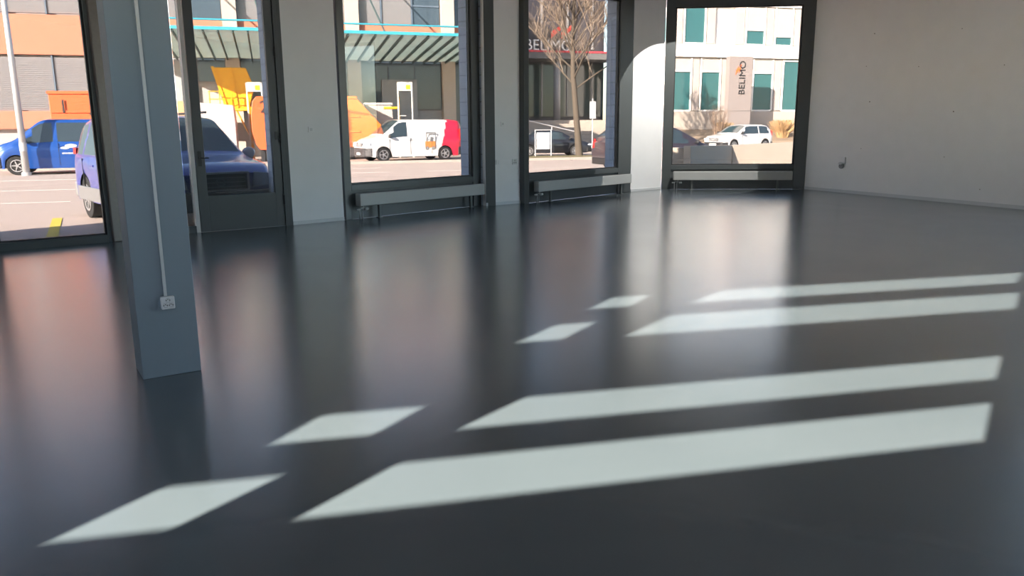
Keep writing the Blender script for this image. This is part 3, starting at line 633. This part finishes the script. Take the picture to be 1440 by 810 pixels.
# ground floor bays
for (e0, e1) in ((-7.2, -5.6), (-5.4, -3.9)):
    x = MB(); x.box(e0, e1, .1, .3, -.1, 5.6); x.build('loading_door', mat('pale_grey_door', (.34, .36, .38), .5), b)
for (e0, e1, z0, z1) in ((-3.7, -2.2, 4.3, 5.6), (-1.3, 1.3, 2.6, 5.6), (1.5, 4.8, 2.6, 5.6), (5.7, 10.7, 2.7, 5.6), (11.6, 12.9, .1, 5.6)):
    x = MB(); x.box(e0, e1, .1, .3, z0, z1); x.build('window', DGL, b)
    n = max(1, int((e1-e0)/1.6))
    for i in range(1, n): mullion(e0+(e1-e0)*i/n, z0, z1)
x = MB(); x.box(6.9, 9.1, -.1, .25, .0, 4.5); x.build('grey_shutter_box', mat('mid_grey_panel', (.30, .31, .33), .6), b)
# canopy
cz0, cz1, cy0, cy1 = 5.62, 6.22, -.1, -9.0
can = MB(); can.prism([(-6.8, cy0, cz0), (13, cy0, cz0), (13, cy1, cz1), (-6.8, cy1, cz1)], (0, 0, .03)); cn = can.build('canopy', frosted('canopy_glass', (.62, .72, .68)), b)
for i in range(30):
    e = -6.8+i*.68; x = MB(); x.prism([(e, cy0, cz0-.16), (e+.07, cy0, cz0-.16), (e+.07, cy0, cz0-.01), (e, cy0, cz0-.01)], (0, cy1-cy0, cz1-cz0)); x.build('canopy_rib', mat('dark_green_steel', (.05, .085, .085), .5), cn)
x = MB()
for k in range(1, 5): yy = cy0+(cy1-cy0)*k/5; zz = cz0+(cz1-cz0)*k/5; x.box(-6.8, 13, yy-.02, yy+.02, zz+.03, zz+.06)
x.build('canopy_purlin', GALV, cn)
x = MB(); x.box(-6.8, 13, cy1-.1, cy1, cz1-.05, cz1+.10); x.build('canopy_edge', TEAL, cn)
x = MB(); x.rod((-6.8, cy1-.02, cz1+.42), (13, cy1-.02, cz1+.42), .045, n=8); x.build('canopy_rail', TEAL, cn)
for e in (-4.6, .1, 6.0, 11.5):
    x = MB(); x.rod((e, cy1+.4, cz1+.1), (e-1.3, .1, 13), .05, n=6); x.build('tie_rod', mat('dark_green_steel', (.05, .085, .085), .5), cn)

# --- office building to the right -------------------------------------------
WOF = mat('white_facade', (.80, .78, .75), .8, var=.03, scale=2); PINKB = blocks('pale_brick_strip', (.50, .44, .41), (.46, .40, .37), (.36, .31, .29), .4, .14, .01)
TGL = mat('teal_window_glass', (.035, .125, .135), .08, spec=.8)
o = empty('office_building', S(0, 52, 0), SRZ, 'white office building with tall teal windows beyond the upright grey sign', 'building')
x = MB(); x.box(27.2, 46, .3, 9, -.1, 12); x.build('wall', WOF, o)
x = MB(); x.box(27.2, 46, -.15, .3, 6.45, 7.35); x.build('white_band', WOF, o)
x = MB(); x.box(27.2, 46, -.02, .3, -.1, 2.60); x.build('plinth_wall', CREAM, o)
x = MB(); x.box(27.2, 46, -.05, .3, 10.1, 12); x.build('white_band', WOF, o)
SHADE = mat('cream_blind', (.50, .47, .43), .6)
def owin(e0, e1, z0, z1, bl):
    t_ = MB(); t_.box(e0, e1, .12, .28, z0, z1); wn_ = t_.build('window', TGL, o)
    t_ = MB()
    for (a, b_, c, d) in ((e0-.06, e0+.05, z0, z1), (e1-.05, e1+.06, z0, z1), (e0+.05, e1-.05, z0-.05, z0+.06), (e0+.05, e1-.05, z1-bl-.05, z1-bl+.04)): t_.box(a, b_, .02, .2, c, d)
    t_.build('window_frame', WOF, wn_)
    if bl > .1:
        t_ = MB(); n = int(bl/.09)
        for i in range(n): t_.box(e0, e1, .07, .105, z1-bl+i*bl/n+.008, z1-bl+(i+1)*bl/n)
        t_.build('window_blind', SHADE, wn_)
for (e0, e1, bl) in ((27.9, 29.7, .95), (30.5, 32.1, .95), (34.9, 36.6, 1.0), (37.5, 39.0, .1), (40.2, 41.8, .9), (42.6, 44.2, .9)): owin(e0, e1, 2.65, 6.40, bl)
for (e0, e1, bl) in ((26.9+.4, 28.1, .9), (29.0, 30.7, .1), (34.1, 35.7, 1.6), (36.6, 38.1, 2.0), (40.2, 41.8, .9), (42.6, 44.2, 1.2)): owin(e0, e1, 7.40, 10.05, bl)
for (e0, e1, z0, z1) in ((29.85, 30.35, 2.65, 6.4), (32.25, 33.0, 2.65, 6.4), (36.75, 37.35, 2.65, 6.4), (28.25, 28.85, 7.4, 10.05), (30.85, 31.5, 7.4, 10.05), (33.2, 33.95, 7.4, 10.05), (35.85, 36.45, 7.4, 10.05), (38.25, 38.9, 7.4, 10.05), (39.2, 40.0, 2.65, 6.4)):
    x = MB(); x.box(e0, e1, .05, .31, z0, z1); x.build('brick_panel', PINKB, o)

# --- dark entrance building between them ------------------------------------
DARKF = mat('dark_facade_panel', (.035, .032, .04), .35); DG2 = mat('dark_entrance_glass', (.035, .05, .05), .08, spec=.8); LG = mat('light_grey_column', (.22, .22, .23), .6)
q = empty('entrance_building', S(0, 62, 0), SRZ, 'dark glass entrance building with pale columns and silver letters behind the bare tree', 'building')
x = MB(); x.box(13.2, 27.1, 0, 6, 2.0, 16); x.build('wall', DARKF, q)
x = MB(); x.box(13.3, 27.0, -.12, .0, 2.4, 6.6); x.build('entrance_glazing', DG2, q)
for e in (15, 17.2, 19.4, 21.6, 23.8, 26):
    x = MB(); x.box(e-.06, e+.06, -.2, -.1, 2.4, 6.7); x.build('mullion', LG, q)
    x = MB(); x.box(e-.06, e+.10, -.12, .0, 7.8, 16); x.build('upper_mullion', LG, q)
x = MB(); x.box(13.3, 27.1, -3.2, -.2, 6.75, 7.3); x.build('entrance_canopy', mat('dark_canopy', (.10, .10, .105), .5), q)
x = MB(); x.box(13.3, 27.1, -3.26, -3.2, 7.22, 7.34); x.build('red_stripe', mat('red_stripe', (.55, .03, .05), .5), q)
for e in (17.0, 22.0, 26.6):
    x = MB(); x.rod((e, -2.6, 1.8), (e, -2.6, 6.75), .27, n=20); x.build('column', LG, q, smooth=True)
text('sign_letters', 'BELIMO', 1.15, mat('silver_letters', (.6, .6, .6), .4), q, (19.15, -3.1, 7.36), (R(90), 0, 0), .04)
x = MB(); x.prism([(21.3, -3.1, 8.25), (22.1, -3.1, 8.9), (22.1, -3.1, 9.25), (21.3, -3.1, 8.75)], (0, -.04, 0)).prism([(22.15, -3.1, 8.25), (22.95, -3.1, 8.9), (22.95, -3.1, 9.25), (22.15, -3.1, 8.75)], (0, -.04, 0)); x.build('logo_mark', mat('logo_red', (.85, .07, .05), .5), q)
# steps and terrace rising to it
STEP = mat('pale_stone_steps', (.36, .31, .27), .85, var=.06, scale=2)
x = MB(); n = 8
for i in range(n): x.box(13.2, 26.9, 48+i*1.3, 64, -.1+i*.27, -.1+(i+1)*.27)
x.build('stone_steps', STEP, rz=SRZ, kind='structure')
t = empty('handrail', S(0, 47.6, 0), SRZ, 'thin pale handrail on the left of the stone steps', 'handrail')
x = MB(); x.rod((15.5, 0, 2.0), (19.3, .6, 1.2), .04, n=8); x.build('top_rail', GALV, t)
for (e, z) in ((15.6, 2.0), (17.4, 1.6), (19.2, 1.2)): x = MB(); x.rod((e, .3*(e-15.5)/3.7*2, -.1), (e, .3*(e-15.5)/3.7*2, z), .035, n=8); x.build('post', GALV, t)
# planting bed in front of the office building
x = MB(); x.prism([(27.0, 46.2, -.1), (27.0, 47, .5), (27.0, 52, 1.3), (27.0, 52, -.1)], (18, 0, 0)); x.build('planting_bed', mat('dry_soil', (.30, .22, .15), .95, var=.2, scale=3, bump=.4), rz=SRZ, kind='structure')

# --- skip, containers and yellow machine -------------------------------------
ORP = mat('orange_steel_paint', (.74, .17, .02), .5, var=.06, scale=2); ORD = mat('red_orange_steel_paint', (.72, .12, .03), .5, var=.05, scale=2); YEP = mat('yellow_steel_paint', (.78, .40, .01), .5, var=.05, scale=2)
WHC = mat('pale_container_paint', (.45, .43, .42), .6, var=.06, scale=1.5)
def skip(e0, e1, m0, m1, z0, z1, slant, paint, name, label, digit=None, dx=0, left=0):
    c = empty(name, S((e0+e1)/2, m0, 0), SRZ, label, 'container'); h = (e1-e0)/2; d = m1-m0
    x = MB(); x.prism([(-h-left, 0, z1), (h-slant, 0, z1), (h, 0, z0+(z1-z0)*.42), (h-slant*.45, 0, z0), (-h, 0, z0)], (0, d, 0)); x.build('tank', paint, c, bevel=.03)
    x = MB()
    for k in range(1, 3): x.box(-h+.05, h-slant*.9, -.05, 0, z0+(z1-z0)*k*.3, z0+(z1-z0)*k*.3+.10)
    x.build('side_rib', paint, c)
    x = MB(); x.box(-h-left-.04, h-slant+.04, -.06, d+.06, z1-.06, z1+.06); x.build('top_rim', paint, c)
    for s_ in (-h+.4, h-slant-.3):
        x = MB(); x.box(s_-.12, s_+.12, .1, d-.1, -.1, z0); x.build('skid', BLACKT, c)
    if digit: text('painted_number', digit, .8, BLACKT, c, (dx, -.07, z1-.85), (R(90), 0, 0), .005)
    return c
skip(2.0, 5.9, 43.0, 45.2, .55, 3.15, 1.35, ORP, 'skip_container', 'orange skip container with a sloping end behind the front of the white van')
skip(5.3, 6.9, 45.4, 47.2, .3, 2.9, .1, WHC, 'waste_container', 'pale grey container between the orange skip and the white van roof')
skip(-9.0, -6.5, 38.8, 41.0, 1.0, 3.15, .1, ORD, 'skip_container', 'orange container with the number 1 behind the blue van', '1', -.9)
# container with the number 2 and rounded end
c = empty('skip_container', S(-.75, 42.0, 0), SRZ, 'red-orange container with the number 2 seen through the glass door', 'container')
pts = [(.25, 0, 3.15), (.05, 0, 2.9), (-.05, 0, 2.2), (-.05, 0, 1.4), (.12, 0, .75), (.3, 0, .5), (2.0, 0, .5), (2.0, 0, 3.15)]
x = MB(); x.prism(pts, (0, 1.9, 0)); x.build('tank', ORD, c, bevel=.03)
x = MB(); x.box(.3, .5, .2, 2, -.1, .5).box(1.5, 1.7, .2, 2, -.1, .5); x.build('skid', BLACKT, c)
text('painted_number', '2', .85, BLACKT, c, (.38, -.02, 2.35), (R(90), 0, 0), .005)
# pale container with white flank left of the machine
c = empty('waste_container', S(-3.6, 41.6, 0), SRZ, 'long whitish container below the yellow tipping hopper', 'container')
x = MB(); x.prism([(.12, 0, 2.85), (2.0, 0, 2.7), (2.05, 0, 1.9), (2.05, 0, .5), (.12, 0, .5)], (0, 2.2, 0)); x.build('tank', mat('white_container_paint', (.56, .53, .50), .6), c, bevel=.03)
x = MB(); x.prism([(-.1, -.35, 2.0), (.1, -.35, 2.05), (1.6, -.35, .95), (1.4, -.35, .8)], (0, .3, 0)); x.build('ramp_beam', mat('olive_beam', (.40, .36, .20), .6), c)
x = MB(); x.box(.2, 1.8, .2, 2, -.1, .5); x.build('skid', BLACKT, c)
c = empty('orange_container', S(-4.85, 41.6, 0), SRZ, 'pale orange container end behind the roof of the blue car', 'container')
x = MB(); x.box(-.8, 1.2, 0, 1.0, 1.2, 2.9); x.build('tank', mat('pale_orange_paint', (.60, .35, .18), .6), c, bevel=.03)
x = MB(); x.box(-.7, -.5, .1, .9, -.1, 1.2).box(1.0, 1.2, .1, .9, -.1, 1.2); x.build('support_leg', BLACKT, c)
# yellow hopper machine
y = empty('tipping_machine', S(-1.75, 45.2, 0), SRZ, 'yellow waste press with a tall hopper under the glass canopy', 'machine')
x = MB(); x.prism([(-.85, 0, 4.75), (.80, 0, 4.75), (1.15, 0, 3.75), (.85, 0, 2.7), (-.35, 0, 2.7)], (0, 1.5, 0)); x.build('hopper', YEP, y, bevel=.03)
x = MB(); x.prism([(-.95, -.06, 4.8), (-.80, -.06, 4.8), (-.25, -.06, 2.7), (-.4, -.06, 2.7)], (0, .1, 0)).prism([(.0, -.06, 4.7), (.1, -.06, 4.7), (.3, -.06, 2.7), (.2, -.06, 2.7)], (0, .1, 0)); x.build('hopper_rib', YEP, y)
x = MB(); x.box(-.95, 1.0, -.25, 1.7, 2.55, 2.72)
for a in (-.9, -.2, .9): x.rod((a, -.2, -.1), (a, -.2, 2.6), .05, n=8)
x.rod((-.9, -.2, 2.5), (-.2, -.2, 1.4), .04, n=8); x.rod((.2, -.2, 2.5), (.9, -.2, .9), .04, n=8)
x.build('support_frame', YEP, y)
x = MB()
for a in (-1.1, -.6, 0): x.rod((a, -.5, 2.65), (a, -.5, 3.5), .025, n=6)
x.rod((-1.15, -.5, 3.5), (.1, -.5, 3.5), .025, n=6).rod((-1.15, -.5, 3.1), (.1, -.5, 3.1), .025, n=6); x.build('guard_rail', YEP, y)
x = MB(); x.box(.15, 1.1, .0, 1.2, .9, 1.9); x.build('pump_box', mat('grey_machine', (.32, .30, .29), .5), y, bevel=.02)
def gantry(e, m, wd, h, label):
    t = empty('service_gantry', S(e, m, 0), SRZ, label, 'frame'); wf = mat('white_steel_frame', (.62, .62, .58), .5)
    x = MB(); x.box(0, .07, 0, .07, -.1, h).box(wd-.07, wd, 0, .07, -.1, h).box(0, wd, 0, .07, h-.08, h); x.build('frame', wf, t)
    x = MB(); x.box(.07, wd-.07, .01, .05, h-.48, h-.08); x.build('sign_panel', wf, t)
    x = MB(); x.box(wd-.36, wd-.12, -.005, .012, h-.40, h-.16); x.build('warning_sticker', mat('bright_yellow', (.85, .70, .02), .5), t)
    x = MB(); x.rod((.1, .3, -.1), (.1, .3, h-.8), .05, n=8).rod((.1, .3, 1.9), (wd*.8, .3, .6), .05, n=8).rod((.1, .3, h-1.4), (-.7, .5, h-1.4), .07, n=8); x.build('yellow_brace', YEP, t)
    for k in range(5):
        x = MB(); x.box(.07, .45, .02, .05, .4+k*.45, .44+k*.45); x.build('rung', wf, t)
gantry(-1.0, 44.05, .82, 3.95, 'white frame with a yellow sticker beside the yellow hopper')
gantry(6.95, 44.2, .85, 4.05, 'white frame with a yellow sticker above the roof of the white van')

# --- concrete wall piece outside window 4 -------------------------------------
CONC = mat('board_marked_concrete', (.40, .345, .285), .85, var=.10, scale=1.6, bump=.2)
def cwall(p, q_, h0, h1, th, label):
    a = Vector(p); b_ = Vector(q_); u = (b_-a).normalized(); n = Vector((-u.y, u.x, 0))*th
    x = MB(); v = [x.bm.verts.new(k) for k in ((*a.xy, -.1), (*b_.xy, -.1), (*(b_+n).xy, -.1), (*(a+n).xy, -.1), (*a.xy, h0), (*b_.xy, h1), (*(b_+n).xy, h1), (*(a+n).xy, h0))]
    for f_ in ((0,3,2,1),(4,5,6,7),(0,1,5,4),(1,2,6,5),(2,3,7,6),(3,0,4,7)): x.bm.faces.new([v[i] for i in f_])
    return tag(x.build('concrete_wall', CONC, bevel=.015), label, 'wall')
def at(px, Y): d = ray(px, 200); return Vector((d.x/d.y*Y, Y, 0))
cwall(at(972, 24), at(1030, 29), .93, .82, .22, 'shaded left leg of the low concrete wall outside the right-hand window')
cwall(at(1031, 29), at(1155, 30.4), .82, .94, .22, 'sunlit right leg of the low concrete wall outside the right-hand window')
cwall(at(925, 24.2), at(968, 24.2), .87, .87, .22, 'short separate piece of low concrete wall in front of the dark car')

# --- bare tree -----------------------------------------------------------------
BARK = mat('grey_brown_bark', (.085, .068, .052), .9, var=.25, scale=8, bump=.5); TWIG = mat('pale_twig_bark', (.20, .155, .12), .9, var=.2, scale=5)
def tree(loc, label, seed, hgt=13):
    rg = random.Random(seed); t = empty('tree', loc, 0, label, 'tree')
    tr = MB(); br = MB(); tw = MB()
    def grow(mb, p, d, L, r, lev, maxlev):
        n = 4; pts = [p]; dd = d.copy()
        for i in range(n):
            dd = (dd+Vector((rg.uniform(-1, 1), rg.uniform(-1, 1), rg.uniform(-.2, .6)))*.13).normalized(); pts.append(pts[-1]+dd*L/n)
        for i in range(n):
            ra = r*(1-i/n*.65); rb = r*(1-(i+1)/n*.65); (mb if lev < 2 else tw).rod(pts[i], pts[i+1], ra, rb, 5 if lev < 2 else 3, False)
        if lev < maxlev:
            k = (11, 10, 7, 5)[lev-1] if lev > 0 else 0
            for i in range(k):
                f_ = rg.uniform(.18, 1.0); j = min(n-1, int(f_*n)); q0 = pts[j]+(pts[j+1]-pts[j])*(f_*n-j)
                a = rg.uniform(0, 2*math.pi); side = Vector((math.cos(a), math.sin(a), rg.uniform(.1, .9)))
                nd = (dd*.75+side*.8).normalized(); grow(mb, q0, nd, L*rg.uniform(.38, .6), max(.009, r*.42), lev+1, maxlev)
    P = [Vector((0, 0, 0)), Vector((-.12, 0, 1.4)), Vector((-.25, 0, 2.9)), Vector((-.38, .02, 4.4)), Vector((-.4, 0, 6.2)), Vector((-.35, 0, 8.5)), Vector((-.3, 0, 11.5))]
    rs = [.21, .17, .155, .14, .10, .07, .03]
    for i in range(6): tr.rod(P[i], P[i+1], rs[i], rs[i+1], 12, False)
    for i in range(27):
        h = 3.5+i*.28; k = max(j for j in range(6) if P[j].z <= h); f_ = (h-P[k].z)/(P[k+1].z-P[k].z); p = P[k].lerp(P[k+1], f_)
        a = i*2.4+rg.uniform(-.3, .3); up_ = .75+.5*min(1, i/12); d = Vector((math.cos(a), math.sin(a), up_)).normalized()
        grow(br, p, d, 3.7-.11*i+rg.uniform(-.4, .4), .055, 1, 3)
    tr.build('trunk', BARK, t, smooth=True); br.build('bough', BARK, t, smooth=True); tw.build('twigs', TWIG, t, kind='stuff')
    return t
tp = G(813, 214, 0); tree(Vector((3.75, 43.2, -.02)), 'bare leafless tree standing on the verge outside the middle window', 5)
# shrubs and dry grasses
DRY = mat('dry_grass_blades', (.42, .27, .13), .9, var=.3, scale=4); STK = mat('bare_shrub_stems', (.26, .18, .13), .9)
def clump(e, m, z, h, wd, n, name, label, m_, cat, group=None):
    rg = random.Random(int(e*100)); t = MB()
    for i in range(n):
        a = rg.uniform(0, 2*math.pi); r = rg.uniform(0, .25)*wd; p = Vector((math.cos(a)*r, math.sin(a)*r*.6, 0)); hh = h*rg.uniform(.5, 1)
        lean = Vector((math.cos(a), math.sin(a)*.6, 0))*rg.uniform(.1, .6)*wd
        q1 = p+lean*.35+Vector((0, 0, hh*.6)); q2 = p+lean+Vector((rg.uniform(-.1, .1), 0, hh)); t.rod(p, q1, .018, .014, 3, False).rod(q1, q2, .014, .022 if m_ is DRY else .006, 3, False)
        if m_ is STK:
            for k in range(4): s_ = q1.lerp(q2, rg.random()); t.rod(s_, s_+Vector((rg.uniform(-.3, .3), rg.uniform(-.2, .2), rg.uniform(.1, .35))), .007, .004, 3, False)
    return tag(t.build(name, m_, loc=S(e, m, z), rz=SRZ), label, cat, group)
clump(29.9, 47.6, .55, 1.25, .9, 260, 'ornamental_grass', 'tuft of dry tan grass left of the white hatchback', DRY, 'grass')
clump(35.0, 48.2, .6, 1.35, 1.5, 420, 'ornamental_grass', 'wide clump of dry tan grass right of the white hatchback', DRY, 'grass')
clump(37.2, 48.0, .6, 1.6, 1.2, 420, 'ornamental_grass', 'tall clump of dry tan grass at the right edge of the far window view', DRY, 'grass')
clump(28.4, 46.0, .2, 2.6, 1.3, 50, 'bare_shrub', 'thin leafless shrub in front of the first teal windows', STK, 'shrub')
clump(36.1, 46.2, .3, 2.0, 1.4, 50, 'bare_shrub', 'thin leafless shrub among the dry grass clumps', STK, 'shrub')
